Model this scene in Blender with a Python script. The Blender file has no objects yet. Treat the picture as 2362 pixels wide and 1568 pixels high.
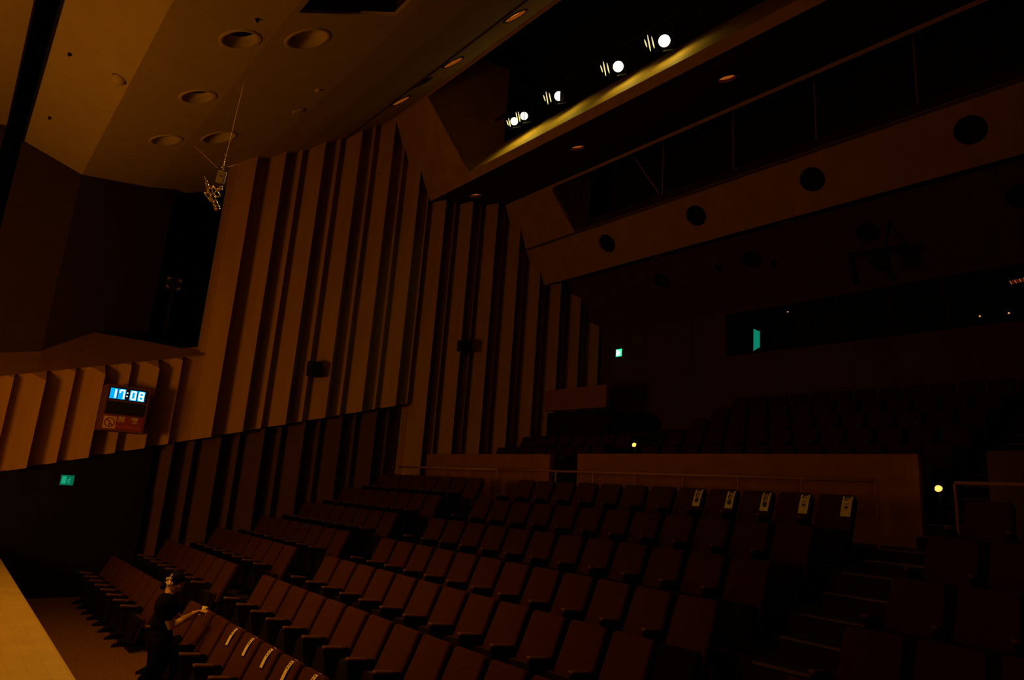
import bpy, bmesh, math, random
from mathutils import Vector, Matrix
random.seed(7)
S = bpy.context.scene
COL = S.collection
V = Vector
R = math.radians

# ---------------------------------------------------------------- camera, world, exposure, lights
FPX, CX, CY = 1560.0, 1181.0, 784.0
RW = Matrix(((0.64386865, 0.12625824, 0.75464695),
             (0.76192518, -0.19606366, -0.61727551),
             (0.07002273, 0.97242886, -0.22243858)))      # camera axes -> hall axes (x across, y up the hall, z up)
cam_d = bpy.data.cameras.new('camera')
cam_d.sensor_fit = 'HORIZONTAL'; cam_d.sensor_width = 36.0
cam_d.lens = FPX / 2362.0 * 36.0
cam_d.clip_start = 0.05; cam_d.clip_end = 200
cam = bpy.data.objects.new('camera', cam_d); COL.objects.link(cam)
cam.matrix_world = RW.to_4x4()
S.camera = cam

S.view_settings.view_transform = 'Standard'; S.view_settings.look = 'None'
S.view_settings.exposure = 0.0; S.view_settings.gamma = 1.0; S.view_settings.use_curve_mapping = False
try:
    S.cycles.max_bounces = 6; S.cycles.diffuse_bounces = 2
    S.cycles.sample_clamp_indirect = 1.0
    S.cycles.caustics_reflective = False; S.cycles.caustics_refractive = False
except Exception: pass

wd = bpy.data.worlds.new('world'); S.world = wd; wd.use_nodes = True
wd.node_tree.nodes['Background'].inputs[0].default_value = (0, 0, 0, 1)
wd.node_tree.nodes['Background'].inputs[1].default_value = 0.0

WARM = (1.0, 0.37, 0.02)
def area(name, loc, target, sx, sy, power, col):
    d = bpy.data.lights.new(name, 'AREA'); d.shape = 'RECTANGLE'; d.size = sx; d.size_y = sy
    d.energy = power; d.color = col
    o = bpy.data.objects.new(name, d); COL.objects.link(o); o.location = loc
    o.rotation_euler = (V(target) - V(loc)).to_track_quat('-Z', 'Y').to_euler()
    return o
def spot(name, loc, target, ang, power, col, rad=0.08, blend=0.4):
    d = bpy.data.lights.new(name, 'SPOT'); d.spot_size = R(ang); d.spot_blend = blend
    d.energy = power; d.color = col; d.shadow_soft_size = rad
    o = bpy.data.objects.new(name, d); COL.objects.link(o); o.location = loc
    o.rotation_euler = (V(target) - V(loc)).to_track_quat('-Z', 'Y').to_euler()
    return o
# unseen lights above and behind the camera, then the lamps of the far slot
area('unseen_side_panel', (-8.9, -3.4, 0.0), (-14.7, 1.3, 3.2), 1.7, 1.3, 142, WARM)  # soft panel put in behind the camera, turned left to leave the right dark
for lx, lpw in ((-12.5, 200), (-9.2, 900), (-6.3, 740)):
    spot('front_fill_spot', (lx, -0.02, 6.05), (lx + 0.1, 2.0, -2.0), 68, lpw, WARM, 0.07, 1.0)  # added spots standing in for bounced light on the front rows
area('stage_border_light', (-3.0, -5.0, 5.2), (-4.0, -4.5, -1.5), 5.0, 1.6, 95, WARM)
LAMPS = [(-12.15, 9.5, 9.17), (-11.77, 9.5, 9.16), (-10.53, 9.5, 9.16), (-8.70, 9.5, 9.05), (-7.49, 9.5, 9.04)]
YEL = (1.0, 0.47, 0.03)
for L in LAMPS:
    spot('slot_spot_beam', (L[0] + 0.05, L[1] - 0.32, L[2] - 0.25), (-3.5, -1.6, -1.5), 27, 400, YEL, 0.07, 0.7)

spot('slot_spot_beam', (LAMPS[3][0] + 0.05, LAMPS[3][1] - 0.32, LAMPS[3][2] - 0.25), (-4.30, 1.05, 1.75), 9, 2600, (1.0, 0.66, 0.16), 0.07, 0.5)  # extra narrow beam added to brighten the microphone
# ---------------------------------------------------------------- materials
def mat(name, col, rough=0.6, var=0.12, scale=6.0, bump=0.0, spec=0.3, metal=0.0, emit=None, es=0.0, stretch=None):
    m = bpy.data.materials.new(name); m.use_nodes = True
    nt = m.node_tree; b = nt.nodes['Principled BSDF']
    b.inputs['Roughness'].default_value = rough; b.inputs['Metallic'].default_value = metal
    b.inputs['Specular IOR Level'].default_value = spec
    tc = nt.nodes.new('ShaderNodeTexCoord'); mp = nt.nodes.new('ShaderNodeMapping')
    nt.links.new(tc.outputs['Object'], mp.inputs['Vector'])
    if stretch: mp.inputs['Scale'].default_value = stretch
    n = nt.nodes.new('ShaderNodeTexNoise'); n.inputs['Scale'].default_value = scale; n.inputs['Detail'].default_value = 4
    nt.links.new(mp.outputs['Vector'], n.inputs['Vector'])
    r = nt.nodes.new('ShaderNodeValToRGB')
    r.color_ramp.elements[0].position = 0.3; r.color_ramp.elements[1].position = 0.7
    r.color_ramp.elements[0].color = tuple(c * (1 - var) for c in col) + (1,)
    r.color_ramp.elements[1].color = tuple(min(1, c * (1 + var)) for c in col) + (1,)
    nt.links.new(n.outputs['Fac'], r.inputs['Fac']); nt.links.new(r.outputs['Color'], b.inputs['Base Color'])
    if bump:
        bp = nt.nodes.new('ShaderNodeBump'); bp.inputs['Strength'].default_value = bump
        nt.links.new(n.outputs['Fac'], bp.inputs['Height']); nt.links.new(bp.outputs['Normal'], b.inputs['Normal'])
    if emit:
        b.inputs['Emission Color'].default_value = tuple(emit) + (1,); b.inputs['Emission Strength'].default_value = es
    return m
def planks(name, c1, c2, rough, w, l, rot=0.0):
    m = bpy.data.materials.new(name); m.use_nodes = True
    nt = m.node_tree; b = nt.nodes['Principled BSDF']; b.inputs['Roughness'].default_value = rough
    b.inputs['Specular IOR Level'].default_value = 0.3
    tc = nt.nodes.new('ShaderNodeTexCoord'); mp = nt.nodes.new('ShaderNodeMapping'); mp.inputs['Rotation'].default_value = (0, 0, rot)
    nt.links.new(tc.outputs['Object'], mp.inputs['Vector'])
    br = nt.nodes.new('ShaderNodeTexBrick'); br.inputs['Scale'].default_value = 1.0
    br.inputs['Brick Width'].default_value = l; br.inputs['Row Height'].default_value = w
    br.inputs['Mortar Size'].default_value = 0.004; br.offset = 0.37
    br.inputs['Color1'].default_value = c1 + (1,); br.inputs['Color2'].default_value = c2 + (1,)
    br.inputs['Mortar'].default_value = tuple(c * 0.82 for c in c1) + (1,)
    nt.links.new(mp.outputs['Vector'], br.inputs['Vector'])
    n = nt.nodes.new('ShaderNodeTexNoise'); n.inputs['Scale'].default_value = 5; n.inputs['Detail'].default_value = 5
    nt.links.new(mp.outputs['Vector'], n.inputs['Vector'])
    mx = nt.nodes.new('ShaderNodeMixRGB'); mx.blend_type = 'MULTIPLY'; mx.inputs['Fac'].default_value = 0.35
    nt.links.new(br.outputs['Color'], mx.inputs['Color1']); nt.links.new(n.outputs['Fac'], mx.inputs['Color2'])
    nt.links.new(mx.outputs['Color'], b.inputs['Base Color'])
    return m
M = {}
M['stage'] = planks('stage_planks', (0.56, 0.46, 0.22), (0.51, 0.41, 0.19), 0.45, 0.12, 2.4)
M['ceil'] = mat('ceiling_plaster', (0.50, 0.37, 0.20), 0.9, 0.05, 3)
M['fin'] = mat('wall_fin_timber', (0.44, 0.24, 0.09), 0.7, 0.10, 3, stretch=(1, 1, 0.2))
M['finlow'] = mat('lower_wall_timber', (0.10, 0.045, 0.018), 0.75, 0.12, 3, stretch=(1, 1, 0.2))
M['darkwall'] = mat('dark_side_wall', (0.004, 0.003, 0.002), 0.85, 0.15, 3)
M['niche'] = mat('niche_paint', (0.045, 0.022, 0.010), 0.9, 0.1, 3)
M['sill'] = mat('sill_timber', (0.17, 0.08, 0.03), 0.8, 0.1, 3)
M['soffit'] = mat('dark_soffit', (0.04, 0.022, 0.012), 0.9, 0.1, 3)  # shade under the beams is put into this dark colour
M['black'] = mat('black_paint', (0.012, 0.011, 0.010), 0.9, 0.2, 5)
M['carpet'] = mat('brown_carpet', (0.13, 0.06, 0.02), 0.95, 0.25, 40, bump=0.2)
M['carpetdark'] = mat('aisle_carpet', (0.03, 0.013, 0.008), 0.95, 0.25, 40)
M['nosing'] = mat('nosing_metal', (0.16, 0.10, 0.06), 0.6, 0.1, 9)
M['fabric'] = mat('seat_fabric', (0.056, 0.0185, 0.006), 0.95, 0.18, 60, bump=0.15, spec=0.1)
M['shell'] = mat('seat_shell', (0.010, 0.006, 0.004), 0.8, 0.1, 8, spec=0.1)
M['arm'] = mat('armrest_wood', (0.11, 0.045, 0.018), 0.5, 0.15, 12)
M['iron'] = mat('black_iron', (0.015, 0.014, 0.013), 0.5, 0.2, 12, metal=0.3)
M['paper'] = mat('label_paper', (0.82, 0.78, 0.62), 0.8, 0.04, 20)
M['ink'] = mat('label_ink', (0.03, 0.03, 0.035), 0.8, 0.1, 20)
M['inkpale'] = mat('faded_ink', (0.30, 0.22, 0.16), 0.8, 0.1, 20)
M['casing'] = mat('clock_casing', (0.16, 0.05, 0.03), 0.6, 0.1, 6)
M['redpanel'] = mat('red_panel', (0.28, 0.035, 0.02), 0.6, 0.1, 6)
M['cream'] = mat('sign_cream', (0.62, 0.42, 0.16), 0.7, 0.06, 12)
M['redink'] = mat('sign_red', (0.25, 0.03, 0.02), 0.6, 0.1, 6)
M['redtext'] = mat('sign_red_text', (0.52, 0.10, 0.05), 0.6, 0.1, 6)
M['cyan'] = mat('clock_tile', (0.0, 0.1, 0.2), 0.5, 0, 6, emit=(0.0, 0.42, 1.0), es=1.0)
M['digit'] = mat('clock_digit', (0.5, 0.6, 0.7), 0.5, 0, 6, emit=(0.62, 0.95, 1.0), es=1.4)
M['green'] = mat('exit_green', (0.0, 0.1, 0.05), 0.5, 0, 6, emit=(0.0, 0.20, 0.10), es=0.55)
M['greenw'] = mat('exit_white', (0.0, 0.1, 0.05), 0.5, 0, 6, emit=(0.01, 0.42, 0.24), es=0.8)
M['green2'] = mat('exit_lit_green', (0.0, 0.1, 0.05), 0.5, 0, 6, emit=(0.05, 0.85, 0.42), es=1.2)
M['greenw2'] = mat('exit_lit_white', (0.0, 0.1, 0.05), 0.5, 0, 6, emit=(0.75, 1.0, 0.92), es=2.2)
M['teal'] = mat('lit_booth_window', (0.0, 0.1, 0.1), 0.5, 0.02, 6, emit=(0.004, 0.21, 0.13), es=1.0)
M['lens'] = mat('lit_lens', (1, 1, 1), 0.3, 0, 6, emit=(1.0, 0.97, 0.74), es=3.2)
M['sliver'] = mat('sliver_glow', (0.3, 0.3, 0.2), 0.3, 0, 6, emit=(0.95, 0.78, 0.36), es=0.95)
M['amber'] = mat('amber_lamp', (1, 0.6, 0.2), 0.3, 0, 6, emit=(1.0, 0.50, 0.10), es=1.6)
M['led'] = mat('amber_led', (1, 0.6, 0.2), 0.3, 0, 6, emit=(1.0, 0.42, 0.12), es=0.7)
M['orangeglow'] = mat('orange_glow', (0.8, 0.5, 0.2), 0.4, 0.1, 30, emit=(0.85, 0.24, 0.01), es=0.95)  # emission paints stage light reflected inside the ceiling cans
M['orangeglow2'] = mat('dim_orange_glow', (0.8, 0.5, 0.2), 0.4, 0.1, 30, emit=(0.40, 0.09, 0.01), es=0.65)
M['orangeglow3'] = mat('faint_orange_glow', (0.8, 0.5, 0.2), 0.4, 0.1, 30, emit=(0.10, 0.012, 0.004), es=0.35)
M['brass'] = mat('microphone_metal', (0.80, 0.66, 0.36), 0.30, 0.1, 30, metal=0.85)
M['weight'] = mat('beige_box', (0.55, 0.50, 0.16), 0.6, 0.15, 40)
M['wire'] = mat('hanging_wire', (0.25, 0.18, 0.09), 0.5, 0.1, 30)
M['skin'] = mat('skin', (0.55, 0.33, 0.19), 0.6, 0.05, 12)
M['cloth'] = mat('black_cloth', (0.004, 0.0035, 0.0035), 0.95, 0.15, 30, spec=0.05)
M['hair'] = mat('black_hair', (0.004, 0.003, 0.003), 0.8, 0.2, 60, spec=0.08)
M['flower'] = mat('cream_scrunchie', (0.85, 0.70, 0.42), 0.8, 0.1, 60)
M['metal'] = mat('rail_metal', (0.42, 0.20, 0.10), 0.4, 0.1, 20)
M['cross'] = mat('cross_wall_timber', (0.33, 0.14, 0.06), 0.8, 0.12, 3)
M['speaker'] = mat('speaker_metal', (0.30, 0.26, 0.18), 0.5, 0.1, 20)

# ---------------------------------------------------------------- helpers
def ray(px, py):
    d = RW @ V(((px - CX) / FPX, -(py - CY) / FPX, -1.0)); return d
def at(px, py, Y):
    d = ray(px, py); return d * (Y / d.y)
def atx(px, py, X):
    d = ray(px, py); return d * (X / d.x)

def new(name, bm, m, parent=None, smooth=False):
    me = bpy.data.meshes.new(name)
    if isinstance(bm, tuple): me.from_pydata([tuple(v) for v in bm[0]], [], bm[1]); me.update()
    else:
        bmesh.ops.recalc_face_normals(bm, faces=bm.faces); bm.to_mesh(me); bm.free()
    me.materials.append(M[m] if isinstance(m, str) else m)
    if smooth:
        for p in me.polygons: p.use_smooth = True
    o = bpy.data.objects.new(name, me); COL.objects.link(o)
    if parent: o.parent = parent
    return o
def struct(o): o['kind'] = 'structure'; return o
def tag(o, label, cat, group=None):
    o['label'] = label; o['category'] = cat
    if group: o['group'] = group
    return o
def thing(name, label, cat, loc=(0, 0, 0), rotz=0, group=None):
    o = bpy.data.objects.new(name, None); COL.objects.link(o); o.location = loc; o.rotation_euler = (0, 0, rotz)
    o.empty_display_size = 0.1
    return tag(o, label, cat, group)
def box(bm, x0, x1, y0, y1, z0, z1, bev=0.0, mtx=None, seg=2):
    r = bmesh.ops.create_cube(bm, size=1.0)
    vs = r['verts']
    for v in vs: v.co = V(((x0 + x1) / 2 + v.co.x * (x1 - x0), (y0 + y1) / 2 + v.co.y * (y1 - y0), (z0 + z1) / 2 + v.co.z * (z1 - z0)))
    if bev:
        es = list({e for v in vs for e in v.link_edges})
        g = bmesh.ops.bevel(bm, geom=es + vs, offset=bev, segments=seg, affect='EDGES', profile=0.6)
        vs = g['verts'] if False else [v for v in bm.verts if v.is_valid and v in set(g['verts'])] or vs
    if mtx is not None:
        done = set()
        for v in bm.verts:
            pass
        bmesh.ops.transform(bm, matrix=mtx, verts=[v for v in vs if v.is_valid])
    return bm
def B(*a, **k):
    bm = bmesh.new(); m = k.pop('mtx', None); box(bm, *a, **k)
    if m is not None: bmesh.ops.transform(bm, matrix=m, verts=bm.verts)
    return bm
def tube(bm, p, q, r, seg=10, r2=None, caps=True):
    p = V(p); q = V(q); d = q - p
    mt = Matrix.Translation((p + q) / 2) @ d.to_track_quat('Z', 'Y').to_matrix().to_4x4()
    bmesh.ops.create_cone(bm, cap_ends=caps, segments=seg, radius1=r, radius2=r if r2 is None else r2, depth=d.length, matrix=mt)
    return bm
def lathe(bm, prof, seg=28, mtx=None):
    rings = []
    for (r, z) in prof:
        rings.append([bm.verts.new((r * math.cos(2 * math.pi * i / seg), r * math.sin(2 * math.pi * i / seg), z)) for i in range(seg)])
    for a, b in zip(rings, rings[1:]):
        for i in range(seg):
            bm.faces.new((a[i], a[(i + 1) % seg], b[(i + 1) % seg], b[i]))
    if mtx is not None: bmesh.ops.transform(bm, matrix=mtx, verts=[v for r_ in rings for v in r_])
    return rings
def frame(o, xa, ya):          # matrix with local x along xa, local y close to ya, z = normal
    xa = V(xa).normalized(); za = xa.cross(V(ya)).normalized(); ya = za.cross(xa)
    m = Matrix((xa, ya, za)).transposed().to_4x4(); m.translation = V(o); return m
def plate(name, outer, holes, mtx, m, thick=0.06, parent=None):
    """A flat board with real holes: outer polygon and holes (circle (x,y,r) or polygon) in local x, y."""
    cu = bpy.data.curves.new(name, 'CURVE'); cu.dimensions = '2D'; cu.fill_mode = 'BOTH'; cu.extrude = thick / 2
    def poly(pts):
        s = cu.splines.new('POLY'); s.points.add(len(pts) - 1)
        for p, q in zip(s.points, pts): p.co = (q[0], q[1], 0, 1)
        s.use_cyclic_u = True
    poly(outer)
    for h in holes:
        if len(h) == 3 and not hasattr(h[0], '__len__'):
            poly([(h[0] + h[2] * math.cos(2 * math.pi * i / 40), h[1] + h[2] * math.sin(2 * math.pi * i / 40)) for i in range(40)])
        else: poly(h)
    tmp = bpy.data.objects.new('tmp', cu); COL.objects.link(tmp)
    dg = bpy.context.evaluated_depsgraph_get()
    me = bpy.data.meshes.new_from_object(tmp.evaluated_get(dg)); bpy.data.objects.remove(tmp); bpy.data.curves.remove(cu)
    me.transform(Matrix.Translation((0, 0, -thick / 2))); me.transform(mtx); me.materials.clear(); me.materials.append(M[m])
    me.name = name
    o = bpy.data.objects.new(name, me); COL.objects.link(o)
    if parent: o.parent = parent
    return o
def text_mesh(txt, size, mtx, m, parent, name='lettering', spacing=1.0, bold=0.0):
    cu = bpy.data.curves.new(name, 'FONT'); cu.body = txt; cu.size = size; cu.align_x = 'CENTER'; cu.align_y = 'CENTER'
    cu.extrude = 0.001; cu.space_line = spacing; cu.offset = bold
    tmp = bpy.data.objects.new('tmp', cu); COL.objects.link(tmp)
    dg = bpy.context.evaluated_depsgraph_get()
    me = bpy.data.meshes.new_from_object(tmp.evaluated_get(dg)); bpy.data.objects.remove(tmp); bpy.data.curves.remove(cu)
    me.transform(mtx); me.materials.clear(); me.materials.append(M[m]); me.name = name
    o = bpy.data.objects.new(name, me); COL.objects.link(o); o.parent = parent
    return o

# ---------------------------------------------------------------- levels of the hall (camera eye = 0)
FLOOR = -2.465; STAGE = -1.52
ROWY = [2.9 + 0.9 * k for k in range(7)]
ROWF = [-2.465, -2.16, -1.905, -1.64, -1.305, -0.95, -0.57]
UPY = [11.0 + 0.9 * k for k in range(6)]
UPF = [0.0, 0.4, 0.8, 1.2, 1.6, 2.0]
CROSSF = -0.32
XL, XR = -17.9, 15.5

# ---- floors
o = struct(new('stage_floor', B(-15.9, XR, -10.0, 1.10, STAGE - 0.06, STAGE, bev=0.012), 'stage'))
struct(new('stage_front', B(-15.9, XR, 0.95, 1.06, FLOOR - 0.1, STAGE - 0.06), 'darkwall'))
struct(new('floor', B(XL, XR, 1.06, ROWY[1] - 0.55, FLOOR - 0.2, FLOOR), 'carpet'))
bm = bmesh.new()
for k in range(1, 7):
    y1 = ROWY[k] + 0.35 if k < 6 else 8.75
    box(bm, -16.6, XR, ROWY[k] - 0.55, y1, FLOOR - 0.2, ROWF[k])
box(bm, -16.6, XR, 8.75, 10.0, FLOOR - 0.2, CROSSF)
for k in range(6):
    y0 = UPY[k] - 0.55 if k else 10.12
    box(bm, -16.6, XR, y0, UPY[k] + 0.35 if k < 5 else 16.5, FLOOR - 0.2, UPF[k])
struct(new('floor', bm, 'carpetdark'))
# half steps with metal nosings in the two aisles
def aisle(x0, x1, ys, fs, name):
    bm = bmesh.new(); st = []
    for k in range(len(ys) - 1):
        ym = ys[k + 1] - 0.55; h = (fs[k] + fs[k + 1]) / 2
        box(bm, x0, x1, ym - 0.42, ym - 0.001, fs[k], h); st += [(ym - 0.42, h), (ym, fs[k + 1])]
    o = struct(new(name, bm, 'carpetdark'))
    for (y, z) in st:
        new('nosing', B(x0 + 0.03, x1 - 0.03, y - 0.012, y + 0.035, z - 0.012, z + 0.006), 'nosing', o)
    return o
LOWF = ROWF + [CROSSF]; LOWY = ROWY + [9.3]
for a in ((-10.75, -9.75), (-3.58, -2.62)):
    aisle(a[0], a[1], LOWY, LOWF, 'aisle_steps')
    aisle(a[0], a[1], UPY, UPF, 'aisle_steps')
# steps up through the gaps of the cross wall
for (x0, x1) in ((-10.67, -9.85), (-3.50, -2.74)):
    bm = bmesh.new(); box(bm, x0, x1, 9.72, 10.12, CROSSF, -0.16)
    o = struct(new('aisle_steps', bm, 'carpetdark'))
    for y, z in ((9.72, -0.16), (10.12, 0.0)): new('nosing', B(x0 + .02, x1 - .02, y - 0.012, y + 0.03, z - 0.008, z + 0.012), 'nosing', o)

# ---------------------------------------------------------------- left wall: pleated timber fins
PER = 0.935
def teeth(y_first, y0, y1, xo, depth, nd):
    """plan outline (x, y) of wide and narrow teeth whose outer edges point into the hall"""
    pts = [(xo - depth, y0)]
    k = int(math.floor((y0 - y_first) / PER)) - 1
    while True:
        Y = y_first + k * PER
        if Y - 0.30 > y1: break
        if Y - 0.30 > y0 and Y + 0.03 <= y1: pts += [(xo - depth, Y - 0.30), (xo, Y), (xo - depth, Y + 0.012)]
        Yn = Y + 0.46
        if Yn - 0.20 > y0 and Yn + 0.03 <= y1: pts += [(xo - depth, Yn - 0.20), (xo - depth + nd, Yn), (xo - depth, Yn + 0.012)]
        k += 1
    pts.append((xo - depth, y1))
    return pts
def wall_from(pts, zb, zt, xo, depth, bx, m, name='wall_left'):
    """extrude a plan outline between height functions zb(x, y), zt(x, y); back plane at x = bx"""
    bm = bmesh.new(); lo = [bm.verts.new((x, y, zb(x, y))) for x, y in pts]; hi = [bm.verts.new((x, y, zt(x, y))) for x, y in pts]
    bl = [bm.verts.new((bx, y, zb(bx, y))) for x, y in pts]; bh = [bm.verts.new((bx, y, zt(bx, y))) for x, y in pts]
    for i in range(len(pts) - 1):
        bm.faces.new((lo[i], lo[i + 1], hi[i + 1], hi[i]))
        bm.faces.new((lo[i], bl[i], bl[i + 1], lo[i + 1]))
        bm.faces.new((hi[i], hi[i + 1], bh[i + 1], bh[i]))
        bm.faces.new((bl[i], bh[i], bh[i + 1], bl[i + 1]))
    for i in (0, -1): bm.faces.new((lo[i], hi[i], bh[i], bl[i]))
    return struct(new(name, bm, m))
CP = [(1.19, 5.85), (2.62, 6.41), (4.42, 7.31), (5.3, 7.85), (6.2, 8.5), (6.75, 8.95), (7.8, 9.84)]
def ledge(x, y): return -0.53 + 0.289 * y
def silltop(x, y): return 1.07 + 0.30 * y + (-15.3 - x) * 0.65
def ceilz(x, y):
    pr = [(-9, 5.6), (-3, 5.6), (-0.19, 6.39), (0.11, 6.19)] + CP + [(9.36, 7.97), (12.0, 8.74), (13.78, 6.57), (14.8, 6.95), (16.6, 5.5)]
    for (a, b), (c, d) in zip(pr, pr[1:]):
        if a <= y <= c: return b + (d - b) * (y - a) / (c - a) + 0.12
    return 5.5
wall_from(teeth(1.32, -2.0, 4.02, -15.3, 0.42, 0.22), ledge, silltop, -15.3, 0.42, -16.0, 'fin')
wall_from([(-15.65, 4.02), (-15.64, 4.10), (-15.3, 4.42), (-15.64, 4.43)] + teeth(1.32, 4.44, 9.40, -15.3, 0.42, 0.22), ledge, ceilz, -15.3, 0.42, -16.0, 'fin')
wall_from(teeth(1.32, 9.40, 16.5, -15.3, 0.42, 0.22), lambda x, y: -0.4 + 0.0 * y, ceilz, -15.3, 0.42, -16.0, 'fin')
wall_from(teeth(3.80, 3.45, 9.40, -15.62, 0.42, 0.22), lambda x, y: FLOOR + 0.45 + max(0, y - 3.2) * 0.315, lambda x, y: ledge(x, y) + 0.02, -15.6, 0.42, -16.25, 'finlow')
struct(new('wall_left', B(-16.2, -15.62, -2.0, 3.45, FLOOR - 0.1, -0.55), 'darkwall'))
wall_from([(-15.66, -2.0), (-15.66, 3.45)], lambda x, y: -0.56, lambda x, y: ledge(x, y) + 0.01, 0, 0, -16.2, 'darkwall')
struct(new('baseboard_left', (lambda: (
    [(-15.75, 3.45, FLOOR - .1), (-16.2, 3.45, FLOOR - .1), (-16.2, 9.4, FLOOR - .1), (-15.75, 9.4, FLOOR - .1),
     (-15.75, 3.45, FLOOR + .52), (-16.2, 3.45, FLOOR + .52), (-16.2, 9.4, FLOOR + 2.45), (-15.75, 9.4, FLOOR + 2.45)],
    [(0, 1, 2, 3), (4, 5, 6, 7), (0, 1, 5, 4), (1, 2, 6, 5), (2, 3, 7, 6), (3, 0, 4, 7)]))(), 'darkwall'))
# niche above the ledge: side wall, turned wall and deep black recess
def quadwall(name, pts, m):
    n = len(pts); return struct(new(name, (pts, [tuple(range(n))]), m))
WX = -15.95
bm = bmesh.new()
def solid(bm, pts, off):
    off = V(off); a = [bm.verts.new(p) for p in pts]; b = [bm.verts.new(V(p) + off) for p in pts]
    bm.faces.new(a); bm.faces.new(b[::-1]); n = len(pts)
    for i in range(n): bm.faces.new((a[i], a[(i + 1) % n], b[(i + 1) % n], b[i]))
    return bm
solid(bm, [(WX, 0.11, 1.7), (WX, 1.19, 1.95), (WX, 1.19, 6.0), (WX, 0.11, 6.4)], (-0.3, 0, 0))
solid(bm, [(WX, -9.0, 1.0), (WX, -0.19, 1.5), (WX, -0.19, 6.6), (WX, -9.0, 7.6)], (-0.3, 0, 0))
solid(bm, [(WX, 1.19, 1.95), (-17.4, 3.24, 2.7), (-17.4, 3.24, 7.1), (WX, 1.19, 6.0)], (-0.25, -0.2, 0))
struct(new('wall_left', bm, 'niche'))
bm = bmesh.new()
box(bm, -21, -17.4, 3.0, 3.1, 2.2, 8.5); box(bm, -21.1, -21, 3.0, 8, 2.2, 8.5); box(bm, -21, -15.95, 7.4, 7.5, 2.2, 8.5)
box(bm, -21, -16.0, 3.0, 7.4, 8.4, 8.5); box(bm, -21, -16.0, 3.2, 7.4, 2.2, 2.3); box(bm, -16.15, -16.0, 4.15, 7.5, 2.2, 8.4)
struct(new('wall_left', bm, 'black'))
# sloping sill from the tops of the teeth up to the niche
sp = []
for (y, x2, z2) in ((-2.0, -15.95, 1.35), (0.11, -15.95, 1.83), (1.19, -15.96, 2.10), (2.07, -16.50, 2.73), (3.1, -16.05, 2.66), (4.10, -15.62, 2.56)):
    sp.append(((-15.62, y, silltop(-15.62, y) + 0.005), (x2, y, z2)))
vs = [p for a in sp for p in a]
struct(new('trim_1', (vs, [(2 * i, 2 * i + 1, 2 * i + 3, 2 * i + 2) for i in range(len(sp) - 1)]), 'sill'))
# slot in the side wall and in the ceiling
bm = bmesh.new()
box(bm, -17.0, XR, -0.19, -0.16, 6.35, 8.4); box(bm, -17.0, XR, 0.10, 0.13, 6.16, 8.4); box(bm, -17.0, XR, -0.2, 0.14, 8.4, 8.5)
box(bm, -17.0, -16.95, -0.2, 0.14, 1.2, 8.4)
box(bm, -17.0, -16.2, -0.22, -0.19, 1.2, 8.4); box(bm, -17.0, -16.2, 0.115, 0.145, 1.2, 8.4)
struct(new('trim_2', bm, 'black'))

# ---------------------------------------------------------------- ceiling
def ceil_seg(p0, p1, x0, x1, holes=(), m='ceil', name='ceiling', thick=0.06):
    """board from (y0,z0) to (y1,z1); hole centres given as (x, y, r) or lists of (x, y)"""
    (y0, z0), (y1, z1) = p0, p1; L = math.hypot(y1 - y0, z1 - z0); s = L / (y1 - y0)
    mt = frame((0, y0, z0), (1, 0, 0), (0, y1 - y0, z1 - z0))
    hs = []
    for h in holes:
        if hasattr(h[0], '__len__'): hs.append([(a, (b - y0) * s) for a, b in h])
        else: hs.append((h[0], (h[1] - y0) * s, h[2]))
    o = plate(name, [(x0, 0), (x1, 0), (x1, L), (x0, L)], hs, mt @ Matrix.Translation((0, 0, thick)), m, thick)
    return struct(o), mt, s
def on_seg(p0, p1, x, y):
    (y0, z0), (y1, z1) = p0, p1; return V((x, y, z0 + (z1 - z0) * (y - y0) / (y1 - y0)))
ceil_seg((-9.0, 5.6), (-3.0, 5.6), XL, XR)
ceil_seg((-3.0, 5.6), (-0.19, 6.39), XL, XR)
ceil_seg((0.11, 6.19), (1.19, 5.85), XL, XR)
rowA = [(-13.83 + 2.13 * i, 2.24, 0.255) for i in range(5)]
rowB = [(-13.76, 3.16, 0.31), (-9.41, 3.16, 0.31), (-5.0, 3.16, 0.31)]
rowC = [(-13.38, 6.93, 0.22), (-11.30, 7.00, 0.22), (-9.22, 7.03, 0.22), (-7.14, 7.03, 0.22)]
ceil_seg(CP[0], CP[1], XL, XR, rowA)
hatch = [(-8.63, 2.72), (-6.0, 2.72), (-6.0, 4.16), (-8.55, 4.16)]
ceil_seg(CP[1], CP[2], XL, XR, rowB + [hatch])
ceil_seg(CP[2], CP[3], XL, XR); ceil_seg(CP[3], CP[4], XL, XR); ceil_seg(CP[4], CP[5], XL, XR)
ceil_seg(CP[5], CP[6], XL, XR, rowC)
a = on_seg(CP[1], CP[2], -8.6, 2.72); b = on_seg(CP[1], CP[2], -8.6, 4.16)
bm = bmesh.new()
def hz(y): return 5.10 + 0.5 * y + 0.03
for (x0, x1, y0, y1) in ((-8.70, -8.58, 2.66, 4.2), (-6.0, -5.94, 2.66, 4.2), (-8.7, -5.96, 2.68, 2.73), (-8.7, -5.96, 4.15, 4.2)):
    solid(bm, [(x0, y0, hz(y0)), (x1, y0, hz(y0)), (x1, y1, hz(y1)), (x0, y1, hz(y1))], (0, 0, .7))
solid(bm, [(-8.7, 2.66, hz(2.66) + .35), (-5.94, 2.66, hz(2.66) + .35), (-5.94, 4.2, hz(4.2) + .35), (-8.7, 4.2, hz(4.2) + .35)], (0, 0, .05))
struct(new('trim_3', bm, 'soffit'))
# groove strip before the crest
gp = on_seg(CP[5], CP[6], 0, 6.84)
struct(new('trim_4', B(-16.2, XR, -0.02, 0.02, -0.025, 0.02, mtx=Matrix.Translation((0, 6.66, 8.875)) @ Matrix.Rotation(0.7, 4, 'X')), 'soffit'))
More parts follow.
